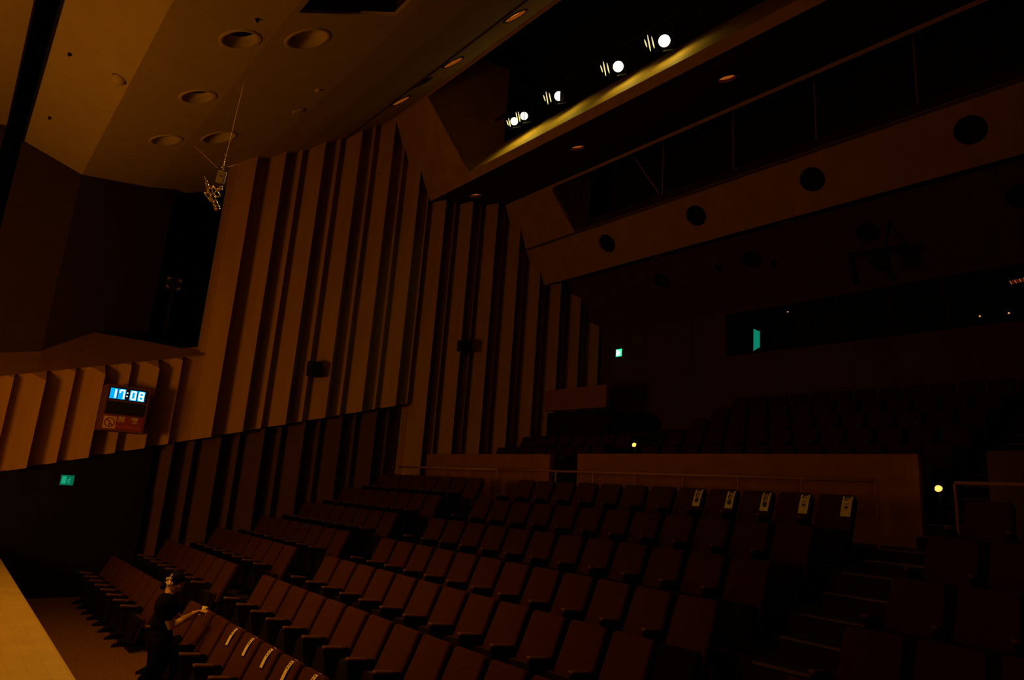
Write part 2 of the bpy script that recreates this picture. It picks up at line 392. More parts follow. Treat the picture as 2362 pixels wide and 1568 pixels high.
# first lighting bridge: downward board with a long opening, its sill, cheek and black interior
def slope(y, y0, z0, k): return z0 - k * (y - y0)
o, mt, s = ceil_seg((7.8, 9.84), (9.36, 7.97), XL, XR, [[(-13.75, 7.84), (XR - .1, 7.84), (XR - .1, 9.23), (-13.6, 9.23)]], 'fin')
def panel(name, pts, off, m):
    bm = bmesh.new(); solid(bm, pts, off); return struct(new(name, bm, m))
panel('trim_5', [(-16, 9.23, 8.14), (XR, 9.23, 8.14), (XR, 10.1, 9.26), (-16, 10.1, 9.26)], (0, 0.05, -0.05), 'fin')
panel('trim_6', [(-13.78, 7.86, 9.8), (-13.62, 9.23, 8.15), (-13.3, 10.1, 9.26), (-13.3, 10.1, 11.5), (-13.78, 7.86, 11.5)], (-0.06, 0, 0), 'sill')
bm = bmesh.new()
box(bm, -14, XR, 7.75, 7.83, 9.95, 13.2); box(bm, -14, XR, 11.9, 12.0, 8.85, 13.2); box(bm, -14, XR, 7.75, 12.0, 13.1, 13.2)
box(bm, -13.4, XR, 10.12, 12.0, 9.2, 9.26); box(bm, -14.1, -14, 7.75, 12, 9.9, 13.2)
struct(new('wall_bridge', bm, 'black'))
rowD = [(-14.75, 10.33, 0.17), (-10.74, 10.40, 0.17), (-6.70, 10.48, 0.17)]
U1 = ((9.36, 7.97), (12.0, 8.74)); U2 = ((13.78, 6.57), (14.8, 6.95))
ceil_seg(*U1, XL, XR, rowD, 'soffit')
# second bridge
B2 = ((12.0, 8.74), (13.78, 6.57)); B3 = ((14.8, 6.95), (16.5, 5.55))
h2 = [(-12.38 + 2.97 * i, 13.34, 0.20) for i in range(6)]
# holes are round as seen square-on to the board: radius along the board 0.27
o, mt, s = ceil_seg(*B2, XL, XR, [[(-13.4, 12.05), (XR - .1, 12.05), (XR - .1, 12.95), (-13.25, 12.95)]] + [(x, y, 0.27) for x, y, r in h2], 'fin')
panel('trim_7', [(-16, 12.95, 7.57), (XR, 12.95, 7.57), (XR, 13.3, 8.02), (-16, 13.3, 8.02)], (0, 0.05, -0.05), 'finlow')
panel('trim_8', [(-13.4, 12.08, 8.64), (-13.25, 12.95, 7.57), (-13.1, 13.3, 8.02), (-13.1, 13.3, 10.5), (-13.4, 12.08, 10.5)], (-0.06, 0, 0), 'finlow')
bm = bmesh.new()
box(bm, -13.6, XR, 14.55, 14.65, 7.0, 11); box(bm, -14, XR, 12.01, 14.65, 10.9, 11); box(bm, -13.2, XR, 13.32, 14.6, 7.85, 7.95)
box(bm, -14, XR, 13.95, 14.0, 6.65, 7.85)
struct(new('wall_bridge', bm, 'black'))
for i, (px, d) in enumerate(((-10.4, 0), (-8.30, 0), (-6.28, 0), (-4.27, 0))):
    p = tag(new('slot_divider', tube(bmesh.new(), (px, 13.25, 7.93), (px, 13.25, 9.9), 0.018, 8), 'metal'),
            'thin upright rod in the second ceiling slot, %s from the left' % ['first', 'second', 'third', 'fourth'][i], 'rod', 'rods in the second ceiling slot')
tag(new('slot_brace', tube(bmesh.new(), (-10.46, 13.20, 7.98), (-11.4, 13.20, 9.42), 0.022, 8), 'metal'), 'slanting brown brace at the left end of the second ceiling slot', 'brace')
rowE = [(-14.4, 14.2, 0.16), (-11.3, 14.25, 0.16), (-7.6, 14.3, 0.16)]
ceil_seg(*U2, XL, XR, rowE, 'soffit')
h3 = [(-12.04 + 2.93 * i, 15.40, 0.27) for i in range(5)]
ceil_seg(*B3, XL, XR, h3 + [(-10.11, 15.40, 0.115)], 'finlow')
def cup(bm, c, n, r, d):      # dark pot behind a hole
    mt = Matrix.Translation(V(c)) @ V(n).to_track_quat('Z', 'Y').to_matrix().to_4x4()
    rg = lathe(bm, [(r, 0.02), (r, d), (0.001, d)], 24, mt)
bm = bmesh.new()
n2 = V((0, 1.2, 1)).normalized(); n3 = V((0, .82, 1)).normalized()
for x, y, r in h2: cup(bm, on_seg(*B2, x, y), n2, 0.29, 0.35)
struct(new('trim_9', bm, 'black'))
bm = bmesh.new()
for x, y, r in h3 + [(-10.11, 15.40, 0.115)]: cup(bm, on_seg(*B3, x, y), n3, r + 0.02, 0.3)
struct(new('trim_10', bm, 'black'))

# ---------------------------------------------------------------- back, right and stage walls, booth
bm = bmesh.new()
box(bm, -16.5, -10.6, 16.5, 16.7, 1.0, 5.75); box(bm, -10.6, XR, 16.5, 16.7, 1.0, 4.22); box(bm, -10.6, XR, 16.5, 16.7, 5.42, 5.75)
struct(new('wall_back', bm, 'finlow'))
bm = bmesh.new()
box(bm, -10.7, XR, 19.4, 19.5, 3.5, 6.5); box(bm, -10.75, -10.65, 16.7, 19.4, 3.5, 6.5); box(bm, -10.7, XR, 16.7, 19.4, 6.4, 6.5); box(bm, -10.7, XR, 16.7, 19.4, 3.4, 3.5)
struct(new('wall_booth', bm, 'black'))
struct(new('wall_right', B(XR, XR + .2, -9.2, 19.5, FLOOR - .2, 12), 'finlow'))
struct(new('wall_stage', B(XL, XR, -9.3, -9.0, FLOOR - .2, 8), 'fin'))
# mullions of the booth window
w = struct(new('window_1', B(-10.6, 3, 16.46, 16.52, 5.36, 5.44), 'black'))
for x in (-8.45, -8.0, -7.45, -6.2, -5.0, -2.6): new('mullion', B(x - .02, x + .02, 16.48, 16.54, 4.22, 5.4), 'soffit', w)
# cross wall behind the stalls and its return, parapet high on the left
def slab(name, x0, x1, y0, y1, z0, z1, m='cross'): return struct(new(name, B(x0, x1, y0, y1, z0, z1, bev=0.01), m))
slab('wall_cross', -15.66, -10.67, 10.0, 10.12, CROSSF, 0.90)
slab('wall_cross', -9.85, -3.52, 10.0, 10.12, CROSSF, 0.91)
slab('wall_cross', -2.74, XR, 10.0, 10.12, CROSSF, 0.95, 'finlow')
slab('wall_parapet', -15.3, -12.8, 14.0, 14.12, 2.56, 3.20)
slab('wall_parapet', -15.3, -12.8, 14.12, 16.4, 1.2, 2.52, 'black')

# ---------------------------------------------------------------- handrails along the back of the stalls
def rail(x0, x1, name, label):
    t = thing(name, label, 'railing', (x0, 8.85, CROSSF), 0, 'rails behind the stalls')
    new('top_rail', tube(bmesh.new(), (0, 0, 0.80), (x1 - x0, 0, 0.80), 0.022, 10), 'metal', t, True)
    n = max(2, int(round((x1 - x0) / 0.93)) + 1)
    for i in range(n):
        x = (x1 - x0) * i / (n - 1); new('post', tube(bmesh.new(), (x, 0, 0), (x, 0, 0.79), 0.016, 8), 'metal', t)
rail(-14.9, -11.0, 'handrail', 'reddish metal handrail behind the left block of seats')
rail(-10.2, -3.60, 'handrail', 'long reddish metal handrail behind the back row with paper labels')
rail(-2.75, 2.0, 'handrail', 'metal handrail right of the aisle, at the right edge')

# ---------------------------------------------------------------- downlights
def downlight(c, n, r, depth, label, grp, kind=0, rim='ceil'):
    t = thing('downlight', label, 'ceiling light', c, 0, grp)
    q = V(n).to_track_quat('Z', 'Y').to_matrix().to_4x4()
    bm = bmesh.new(); lathe(bm, [(r, -0.012), (r + 0.03, -0.02), (r + 0.055, -0.008), (r + 0.055, 0.004)], 36, q); new('rim', bm, rim, t, True)
    qc = V((0, 0, 1)).to_track_quat('Z', 'Y').to_matrix().to_4x4() if kind == 0 else q
    if kind == 0: depth = 0.17
    if kind == 0:
        def up_rings(pr_, nm, mm):
            bm = bmesh.new(); rg = [[bm.verts.new(q @ V((a * math.cos(R(10) * i), a * math.sin(R(10) * i), 0)) + V((0.0, 0.02 * h, h))) for i in range(36)] for a, h in pr_]
            for a, b in zip(rg, rg[1:]):
                for i in range(36): bm.faces.new((a[i], a[(i + 1) % 36], b[(i + 1) % 36], b[i]))
            if nm != 'can': bm.faces.new(rg[-1])
            new(nm, bm, mm, t, True)
        up_rings([(r, -0.012), (r * .97, .10), (r * .80, .16)], 'can', 'ceil'); up_rings([(r * .80, .16), (r * .78, .40)], 'inner_socket', 'black')
        return t
    bm = bmesh.new(); lathe(bm, [(r, -0.012), (r * 0.97, depth * .6), (r * 0.75, depth)], 36, q); new('can', bm, 'ceil' if kind != 3 else 'arm', t, True)
    if kind == 0:
        bm = bmesh.new(); lathe(bm, [(r * 0.76, depth), (r * .7, depth + .2), (0.001, depth + 0.2)], 28, q); new('inner_socket', bm, 'black', t)
    elif kind == 1:
        bm = bmesh.new(); lathe(bm, [(r * 0.99, depth * .2), (r * .8, depth * .62), (r * .45, depth * .86), (0.001, depth * .92)], 28, Matrix.Translation((0.03, 0, .02)) @ q @ Matrix.Rotation(R(14), 4, 'Y')); new('reflector', bm, 'ceil', t, True)
    else:
        bm = bmesh.new(); lathe(bm, [(r * 0.98, 0.05), (r * .6, 0.10), (0.001, 0.12)], 28, q)
        new('lamp_glass', bm, {2: 'orangeglow', 3: 'orangeglow2', 4: 'orangeglow3'}[kind], t, True)  # disc glows in place of stage light caught in the can
    return t
def nrm(p0, p1): return V((0, -(p1[1] - p0[1]), p1[0] - p0[0])).normalized()
ordn = ['first', 'second', 'third', 'fourth', 'fifth', 'sixth', 'seventh', 'eighth', 'ninth', 'tenth', 'eleventh', 'twelfth']
GA = 'recessed cans in the row nearest the stage'
for i, (x, y, r) in enumerate(rowA):
    downlight(on_seg(CP[0], CP[1], x, y), nrm(CP[0], CP[1]), r, 0.34, 'dark-centred recessed ceiling can, %s from the left wall in the row nearest the stage' % ordn[i], GA, 0)
for i, (x, y, r) in enumerate(rowB):
    downlight(on_seg(CP[1], CP[2], x, y), nrm(CP[1], CP[2]), r, 0.30, 'large ceiling can with a pale bowl and bright rim, %s from the left' % ordn[i], 'large cans with pale bowls', 1)
for i, (x, y, r) in enumerate(rowC):
    downlight(on_seg(CP[5], CP[6], x, y), nrm(CP[5], CP[6]), r, 0.25, 'downlight with painted orange glow above the lighting slot, %s from the left' % ordn[i], 'downlights with painted orange glow', 2, 'soffit')
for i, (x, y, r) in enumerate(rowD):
    downlight(on_seg(*U1, x, y), nrm(*U1), r, 0.2, 'downlight with dim painted orange glow under the lit beam, %s from the left' % ordn[i], 'dim downlights between the beams', 3, 'soffit')
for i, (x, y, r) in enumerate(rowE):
    downlight(on_seg(*U2, x, y), nrm(*U2), r, 0.15, 'downlight with faint painted glow behind the beam with round holes, %s from the left' % ordn[i], 'faint downlights at the back', 4, 'soffit')
def fitting(c, n, r, h, name, label, cat, m='ceil', grp=None):
    t = thing(name, label, cat, c, 0, grp); q = V(n).to_track_quat('Z', 'Y').to_matrix().to_4x4()
    bm = bmesh.new(); lathe(bm, [(0.001, -h), (r * .55, -h * .95), (r * .95, -h * .45), (r, 0.0)], 24, q); new('dome', bm, m, t, True)
    bm = bmesh.new(); lathe(bm, [(r, -0.004), (r * 1.08, -0.006), (r * 1.12, 0.01)], 24, q); new('base_ring', bm, 'soffit' if m == 'ceil' else m, t)
FS = ((0.11, 6.19), (1.19, 5.85))
fitting(on_seg(*FS, -11.42, 1.05), nrm(*FS), 0.10, 0.10, 'ceiling_detector', 'small domed detector on the bright ceiling strip', 'detector')
for (x, y, sg, lb) in ((-11.64, 0.38, FS, 'tiny dark sprinkler on the bright ceiling strip, upper one'), (-14.21, 0.40, FS, 'tiny dark sprinkler on the bright ceiling strip, lower one'),
                   (-8.94, 2.26, (CP[0], CP[1]), 'tiny dark sprinkler beside the topmost ceiling can')):
    fitting(on_seg(*sg, x, y), nrm(*sg), 0.028, 0.05, 'sprinkler', lb, 'sprinkler', 'black', 'ceiling sprinklers')
fitting(on_seg(CP[1], CP[2], -12.47, 4.22), nrm(CP[1], CP[2]), 0.15, 0.03, 'ceiling_plate', 'small dark round plate on the ceiling above the wall fins', 'cover plate', 'ceil')
fitting(on_seg(CP[1], CP[2], -11.41, 4.16), nrm(CP[1], CP[2]), 0.06, 0.04, 'ceiling_stud', 'tiny yellowish stud on the brown ceiling', 'stud', 'cream')
fitting(on_seg(CP[5], CP[6], -12.24, 6.83), nrm(CP[5], CP[6]), 0.24, 0.02, 'ceiling_plate', 'unlit round ceiling plate between two downlights with painted orange glow', 'cover plate', 'soffit')

# ---------------------------------------------------------------- stage spotlights in the slot
def lantern(c, k):
    lab = ['round white spotlight at the left end of the ceiling slot', 'white spotlight split by a dark bar, second in the slot',
           'half-hidden white spotlight, third in the slot', 'large white spotlight, fourth in the slot', 'large white spotlight at the right of the lit group'][k]
    t = thing('stage_spotlight', lab, 'spotlight', c, 0, 'spotlights in the ceiling slot')
    aim = (V((-3.0, -1.5, -1.5)) - V(c)).normalized() if k not in (0,) else (V((-2.0, -1.0, -1.0)) - V(c)).normalized()
    aim = (V((0, 0, 0)) - V(c)).normalized() * 0.75 + aim * 0.25
    q = aim.to_track_quat('Z', 'Y').to_matrix().to_4x4(); r = 0.098 + 0.006 * k
    bm = bmesh.new(); lathe(bm, [(r * .9, 0.02), (r * 1.12, 0.03), (r * 1.15, 0.0), (r * 1.15, -0.30), (r * 0.8, -0.44), (0.001, -0.46)], 26, q); new('housing', bm, 'iron', t, True)
    bm = bmesh.new()
    if k == 1:
        for s0 in (0, 1):
            a0 = R(-84 if s0 else 96); pts = [V((r * .9 * math.cos(a0 + R(168) * i / 16), r * .9 * math.sin(a0 + R(168) * i / 16), 0.035)) for i in range(17)]
            bm.faces.new([bm.verts.new(q @ p) for p in pts])
    elif k == 2:
        a0 = R(75); pts = [V((r * .95 * math.cos(a0 + R(210) * i / 20), r * .95 * math.sin(a0 + R(210) * i / 20), 0.035)) for i in range(21)]
        bm.faces.new([bm.verts.new(q @ p) for p in pts])
    else:
        bm.faces.new([bm.verts.new(q @ V((r * .95 * math.cos(R(12) * i), r * .95 * math.sin(R(12) * i), 0.035))) for i in range(30)])
    new('lens', bm, 'lens', t)
    # narrow glowing slivers left of the lens, painting lamp light caught on thin blades
    rt = V((0.644, 0.762, 0.070)); up = V((-0.03, -0.10, 0.99)).normalized()
    offs = [(-0.19, .09, -.035), (-0.255, .125, -.05), (-0.31, .06, -.055)] if k > 0 else [(-0.125, .10, -.03), (-0.175, .06, -.04)]
    if k == 1: offs = [(-0.12, .11, -.02), (-0.175, .10, -.02)]
    for (u, h, v) in offs:
        cc = rt * u * (r / .1) + up * v
        pts = [cc + up * (1.22 * h * math.cos(R(20) * i)) * (r / .1) + rt * (0.014 * math.sin(R(20) * i)) - rt * 0.02 * math.cos(R(20) * i) for i in range(18)]
        bm = bmesh.new(); solid(bm, pts, aim * 0.012); new('lit_sliver', bm, 'sliver', t)
    bm = bmesh.new()
    for s in (-1, 1): tube(bm, q @ V((0, s * r * 1.25, -0.15)), q @ V((0, s * r * 1.25, -0.15)) + V((0, 0.25, 0.35)), 0.012, 8)
    tube(bm, q @ V((0, -r * 1.25, -0.15)) + V((0, 0.25, 0.35)), q @ V((0, r * 1.25, -0.15)) + V((0, 0.25, 0.35)), 0.014, 8)
    tube(bm, q @ V((0, 0, -0.15)) + V((0, 0.25, 0.35)), V((0, 0.3, 0.56)), 0.018, 8); new('yoke', bm, 'iron', t)
    # open colour-frame holder below the lens
    bm = bmesh.new(); cc = rt * 0.06 - up * (r * 1.9)
    tube(bm, cc - rt * .1, cc + rt * .1 + up * .04, 0.014, 8); new('clamp_lever', bm, 'iron', t)
for k, L in enumerate(LAMPS): lantern(L, k)
off = thing('stage_spotlight', 'unlit dark spotlight near the top of the ceiling slot', 'spotlight', (-6.5, 9.5, 9.15), 0, 'spotlights in the ceiling slot')
q = (-V((-6.5, 9.5, 9.15))).to_track_quat('Z', 'Y').to_matrix().to_4x4()
bm = bmesh.new(); lathe(bm, [(.10, .0), (.125, .03), (.13, 0), (.13, -.3), (.001, -.4)], 24, q); new('housing', bm, 'iron', off, True)
bm = bmesh.new(); lathe(bm, [(.10, .0), (.06, .03), (.001, .04)], 24, q); new('lens', bm, 'shell', off, True)
bm = bmesh.new(); tube(bm, (0, 0, 0), (0, .3, .56), .018); new('yoke', bm, 'iron', off)
bm = bmesh.new(); tube(bm, (-13.6, 9.82, 9.84), (XR - .2, 9.82, 9.84), 0.03, 10)
tag(new('lighting_bar', bm, 'iron', None, True), 'black bar the spotlights hang from inside the ceiling slot', 'bar')
for L in LAMPS: spot('spotlight_spill', (L[0] + 0.12, L[1] - 0.26, L[2] - 0.02), (L[0] + 0.15, L[1] + 0.08, L[2] - 0.80), 150, 17, (1.0, 0.88, 0.05), 0.10, 0.9)

# ---------------------------------------------------------------- hanging stereo microphone
MC = at(500, 440, 1.05)
RT = V((0.644, 0.762, 0.070)); UPV = V((0.126, -0.196, 0.972)); FW = V((-0.755, 0.617, 0.222))
SC = 1.0 / (FPX / MC.dot(FW))
def mp(zx, zy, dz=0.0):      # point given in the measured drawing of the microphone (1/13 px units)
    px = 440 + zx / 13.07; py = 380 + zy / 13.07
    return RT * ((px - 500) * SC) + UPV * (-(py - 440) * SC) + FW * dz
mic = thing('hanging_microphone', 'brass-coloured condenser microphone in a wire cradle hanging on thin wires', 'microphone', MC)
def seg(bm, pts):
    for (a, ra), (b, rb) in zip(pts, pts[1:]): tube(bm, a, b, ra * SC, 14, rb * SC)
bm = bmesh.new(); seg(bm, [(mp(520, 690), 4.6), (mp(600, 850), 5.6), (mp(700, 1080), 6.0), (mp(760, 1230), 6.2)]); new('body', bm, 'brass', mic, True)
bm = bmesh.new(); seg(bm, [(mp(762, 1234), 6.6), (mp(800, 1330), 6.6), (mp(812, 1368), 5.6)]); new('capsule', bm, 'brass', mic, True)
bm = bmesh.new(); seg(bm, [(mp(470, 540), 3.4), (mp(515, 680), 4.4)]); new('plug', bm, 'brass', mic, True)
bm = bmesh.new(); seg(bm, [(mp(405, 350), 0.8), (mp(440, 430), 1.0), (mp(468, 480), 2.4), (mp(478, 530), 2.6)]); new('cable', bm, 'brass', mic, True)
bm = bmesh.new(); seg(bm, [(mp(540, 730), 7.2), (mp(585, 820), 7.2)]); seg(bm, [(mp(630, 930), 7.0), (mp(650, 970), 7.0)]); new('clamp_ring', bm, 'brass', mic, True)
for pl in ([(390, 830), (560, 880), (610, 1130), (390, 830)], [(640, 860), (665, 630), (905, 940), (800, 965)], [(700, 860), (770, 800)], [(700, 860), (735, 940), (810, 990)], [(665, 640), (660, 760)]):
    bm = bmesh.new()
    for a, b in zip(pl, pl[1:]): tube(bm, mp(*a), mp(*b), 1.15 * SC, 8)
    new('cradle_wire', bm, 'brass', mic, True)
bm = bmesh.new(); seg(bm, [(mp(790, 770), 3.0), (mp(850, 745), 3.6)]); seg(bm, [(mp(905, 640), 3.2), (mp(900, 700), 3.4), (mp(900, 780), 4.6)]); new('swivel_joint', bm, 'brass', mic, True)
ax = (mp(985, 180) - mp(870, 590)).normalized()
mtb = frame(mp(915, 380), RT - ax * RT.dot(ax), ax)
bm = B(-9.5 * SC, 9.5 * SC, -14.5 * SC, 14.5 * SC, -4 * SC, 4 * SC, bev=2.6 * SC, mtx=mtb, seg=3); o = new('junction_box', bm, 'weight', mic, True); o['label'] = 'beige box with a dark mark'
bm = B(-2.5 * SC, 4.5 * SC, 2 * SC, 3.6 * SC, 3.9 * SC, 4.8 * SC, mtx=mtb); new('mark', bm, 'ink', o)
bm = bmesh.new()
for (a, b, r) in ((965, 135, 1.7), (930, 80, 1.7), (990, 20, 2.0), (1000, -40, 1.2), (1005, -90, 1.4), (1015, -150, 1.2), (1020, -300, 1.3)):
    bmesh.ops.create_icosphere(bm, subdivisions=1, radius=r * SC, matrix=Matrix.Translation(mp(a, b)))
new('suspension_beads', bm, 'brass', mic, True)
for p, q, lb in ((MC + mp(965, 150), V((-9.57, 2.43, 6.34)), 'thin wire from the hanging microphone up to the topmost ceiling can'),
             (MC + mp(820, 110), V((-13.73, 2.57, 6.40)), 'thin wire from the hanging microphone toward the lower left ceiling can'),
             (MC + mp(1100, 60), V((-15.55, 4.3, 7.2)), 'faint wire from the hanging microphone toward the wall fins')):
    tag(new('hanging_wire', tube(bmesh.new(), p, q, 0.0013, 6), 'wire'), lb, 'wire', 'wires holding the microphone')

# ---------------------------------------------------------------- niche speaker, wall speakers
def wspeaker(c, w, h, d, label, name='wall_speaker'):
    t = thing(name, label, 'loudspeaker', c, 0, 'black boxes on the fins')
    new('cabinet', B(-d * .5, d * .5, -w / 2, w / 2, -h / 2, h / 2, bev=0.02), 'black', t)
    new('grille', B(d * .5, d * .5 + .012, -w * .43, w * .43, -h * .43, h * .43, bev=0.005), 'iron', t)
    new('bracket', B(-d * .5 - .10, -d * .5, -0.04, 0.04, -0.05, 0.05), 'iron', t)
wspeaker((-15.28, 6.50, 2.58), 0.30, 0.36, 0.24, 'black box speaker low on the brighter wall fins')
wspeaker((-15.28, 10.76, 3.97), 0.30, 0.32, 0.24, 'black box speaker farther back on the dim wall fins')
t = thing('niche_speaker', 'round-coned loudspeaker with pale corners in the black niche', 'loudspeaker', (-17.55, 3.62, 4.42))
new('stand', B(-.03, .03, -.03, .03, -2.12, -.16), 'black', t)
new('cabinet', B(-.18, .0, -.17, .17, -.16, .16, bev=.01), 'black', t)
for a in (-1, 1):
    for b in (-1, 1):
        bm = bmesh.new(); solid(bm, [(0.0, a * .155, b * .13), (0.0, a * .07, b * .13), (0.0, a * .155, b * .05)], (.006, 0, 0)); new('corner_plate', bm, 'speaker', t)
bm = bmesh.new(); lathe(bm, [(.125, .0), (.11, -.02), (.03, -.05), (.028, 0), (.001, .012)], 24, Matrix.Rotation(R(90), 4, 'Y')); new('cone', bm, 'iron', t, True)

# ---------------------------------------------------------------- clock and no-smoking sign
ck = thing('clock_sign', 'digital clock and no smoking sign box on the fins, reading 17:08', 'sign', (-14.9, 2.65, 1.09))
new('casing', B(-0.42, 0, -0.385, 0.385, -0.44, 0.44, bev=0.012), 'casing', ck)
def CM(y, z, x=0.004): return frame((x, y, z), (0, 1, 0), (0, 0, 1))
new('time_panel', B(0, .006, -.345, .345, .155, .405), 'black', ck)
tp = new('message_panel', B(0, .006, -.345, .345, -.115, .125), 'black', ck)
text_mesh('休 憩', 0.085, CM(-.17, .0, .008), 'soffit', tp)
rp = new('red_panel', B(0, .006, -.345, .345, -.41, -.15), 'redpanel', ck); rp['label'] = 'red panel with cream lettering'
for i, (y0, ch) in enumerate(((-.335 + .0, '1'), (-.195, '7'), (.005, '0'), (.145, '8'))):
    tl = new('digit_tile', B(.006, .010, y0 + .02, y0 + .145, .175, .375), 'cyan', ck)
    cc = frame((.011, y0 + .0825 + (.02 if ch == '1' else 0), .275), (0, 1, 0), (0, 0, 1))
    bm = bmesh.new()
    segs = {'1': 'bc', '7': 'fabc', '0': 'abcdef', '8': 'abcdefg'}[ch]
    w_, h_, s_ = .036, .074, .015
    if ch == '1': w_ = 0.012
    P_ = {'a': (-w_, w_, h_ - s_, h_ + s_), 'd': (-w_, w_, -h_ - s_, -h_ + s_), 'g': (-w_, w_, -s_, s_), 'f': (-w_ - s_, -w_ + s_, 0 if ch != '7' else .02, h_), 'b': (w_ - s_, w_ + s_, 0, h_ + s_ * .6),
          'e': (-w_ - s_, -w_ + s_, -h_, 0), 'c': (w_ - s_, w_ + s_, -h_ - s_ * .8, 0)}
    for g in segs: a = P_[g]; box(bm, a[0], a[1], a[2], a[3], 0, .002)
    bmesh.ops.transform(bm, matrix=cc, verts=bm.verts); new('digit', bm, 'digit', tl)
bm = bmesh.new()
for z in (.245, .31): tube(bm, (.006, -.02, z), (.012, -.02, z), .014, 12)
new('colon', bm, 'digit', ck)
ns = new('no_smoking_tile', B(.006, .010, -.335, -.12, -.395, -.165), 'cream', rp)
bm = bmesh.new()
for i in range(32):
    a, b = 2 * math.pi * i / 32, 2 * math.pi * (i + 1) / 32
    pts = [(.011, -.2275 + r * math.cos(t_), -.28 + r * math.sin(t_)) for r, t_ in ((.092, a), (.092, b), (.074, b), (.074, a))]
    solid(bm, pts, (.002, 0, 0))
solid(bm, [(.011, -.2275 - .062, -.28 + .048), (.011, -.2275 - .048, -.28 + .062), (.011, -.2275 + .062, -.28 - .048), (.011, -.2275 + .048, -.28 - .062)], (.002, 0, 0))
new('ban_ring', bm, 'redink', ns)
bm = bmesh.new(); box(bm, .0105, .012, -.235, -.215, -.34, -.30); box(bm, .0105, .012, -.228, -.221, -.30, -.24); new('cigarette', bm, 'ink', ns)
text_mesh('禁', 0.13, CM(-.035, -.215, .008), 'cream', rp, bold=0.003); text_mesh('煙', 0.13, CM(.185, -.215, .008), 'cream', rp, bold=0.003)
text_mesh('NO SMOKING', 0.068, CM(.085, -.345, .008), 'redtext', rp, bold=0.001)

# ---------------------------------------------------------------- exit signs
def exit_sign(c, xa, w, h, mg, mw, label):
    t = thing('exit_sign', label, 'exit sign', c, 0, 'green exit signs')
    za = V(xa).cross(V((0, 0, 1))); mt = frame((0, 0, 0), xa, (0, 0, 1))
    new('casing', B(-w / 2 - .012, w / 2 + .012, -h / 2 - .012, h / 2 + .012, -.05, 0, mtx=mt, bev=.004), 'black', t)
    f = new('lit_face', B(-w / 2, w / 2, -h / 2, h / 2, 0, .006, mtx=mt), mg, t)
    s = h
    bm = bmesh.new()
    box(bm, -.40 * w, -.08 * w, -.36 * s, .36 * s, .006, .008); new('doorway_mark', bm, mw, f).data.transform(mt)
    bm = bmesh.new()
    bmesh.ops.create_circle(bm, cap_ends=True, radius=.07 * s, segments=12, matrix=Matrix.Translation((.20 * w, .26 * s, .009)))
    for a, b, r in (((.16, .14), (.10, -.08), .06), ((.10, -.08), (.22, -.20), .04), ((.22, -.20), (.16, -.38), .035), ((.08, -.08), (-.02, -.28), .04), ((.16, .12), (.30, .02), .03), ((.14, .12), (.02, .04), .03)):
        a = V((a[0] * w, a[1] * s, .009)); b = V((b[0] * w, b[1] * s, .009)); d = (b - a).normalized(); nn = V((-d.y, d.x, 0)) * r * s
        bm.faces.new([bm.verts.new(p) for p in (a + nn, a - nn, b - nn, b + nn)])
    new('running_figure', bm, mw, f).data.transform(mt)
exit_sign((-15.60, 2.03, -0.325), (0, 1, 0), 0.22, 0.19, 'green', 'greenw', 'dim green exit sign on the dark lower side wall near the stage')
exit_sign((-14.53, 16.44, 4.77), (1, 0, 0), 0.25, 0.25, 'green2', 'greenw2', 'bright green-white exit sign at the far left of the back wall')

# ---------------------------------------------------------------- projector cradle, booth lights, step lamps
t = thing('ceiling_projector', 'black bracket-mounted projector in front of the rearmost ceiling panel', 'projector', tuple(at(2010, 600, 14.95)))
def lp(px, py): return at(px, py, 14.95) - at(2010, 600, 14.95)
bm = bmesh.new()
def bar(bm, a, b, w): tube(bm, lp(*a), lp(*b), w, 4)
bar(bm, (1958, 590), (2072, 574), .075); new('crossbar', bm, 'black', t)
bm = bmesh.new(); bar(bm, (1963, 590), (1977, 655), .07); new('hanger', bm, 'black', t)
bm = bmesh.new(); bmesh.ops.create_cube(bm, size=1, matrix=Matrix.Translation(lp(2032, 600)) @ Matrix.Diagonal((.26, .3, .34, 1))); new('body', bm, 'black', t)
bm = bmesh.new(); tube(bm, lp(2020, 608), lp(2020, 608) + V((0, -.2, 0)), .07, 16); new('lens_barrel', bm, 'iron', t)
bm = bmesh.new(); tube(bm, lp(2040, 578), lp(2040, 578) + V((0, .45, .95)), .03, 8); new('drop_pole', bm, 'black', t)
fitting(on_seg(*B3, -8.6, 15.58) - n3 * 0.02, n3, 0.08, 0.10, 'panel_camera', 'small dark camera beside the second round hole of the rear panel', 'camera', 'black')
dw = thing('lit_doorway', 'teal-lit narrow doorway seen inside the dark control booth', 'doorway', (-9.66, 17.2, 4.6))
bm = bmesh.new()
pz = [at(1737, 757, 17.2), at(1751.5, 763, 17.2), at(1751.5, 800, 17.2), at(1744, 804, 17.2), at(1737, 809, 17.2)]
solid(bm, [p - V((-9.66, 17.2, 4.6)) for p in pz], (0, .03, 0)); new('lit_pane', bm, 'teal', dw)
bm = bmesh.new()
for a, b in zip(pz[:1] + pz[4:], pz[1:2] + pz[:1]): tube(bm, a - V((-9.66, 17.2, 4.6)), b - V((-9.66, 17.2, 4.6)), .012, 6)
tube(bm, pz[4] - V((-9.66, 17.2, 4.6)), pz[4] - V((-9.66, 17.2, 4.6)) - V((0, 0, .75)), .015, 6)
new('door_frame', bm, 'black', dw)
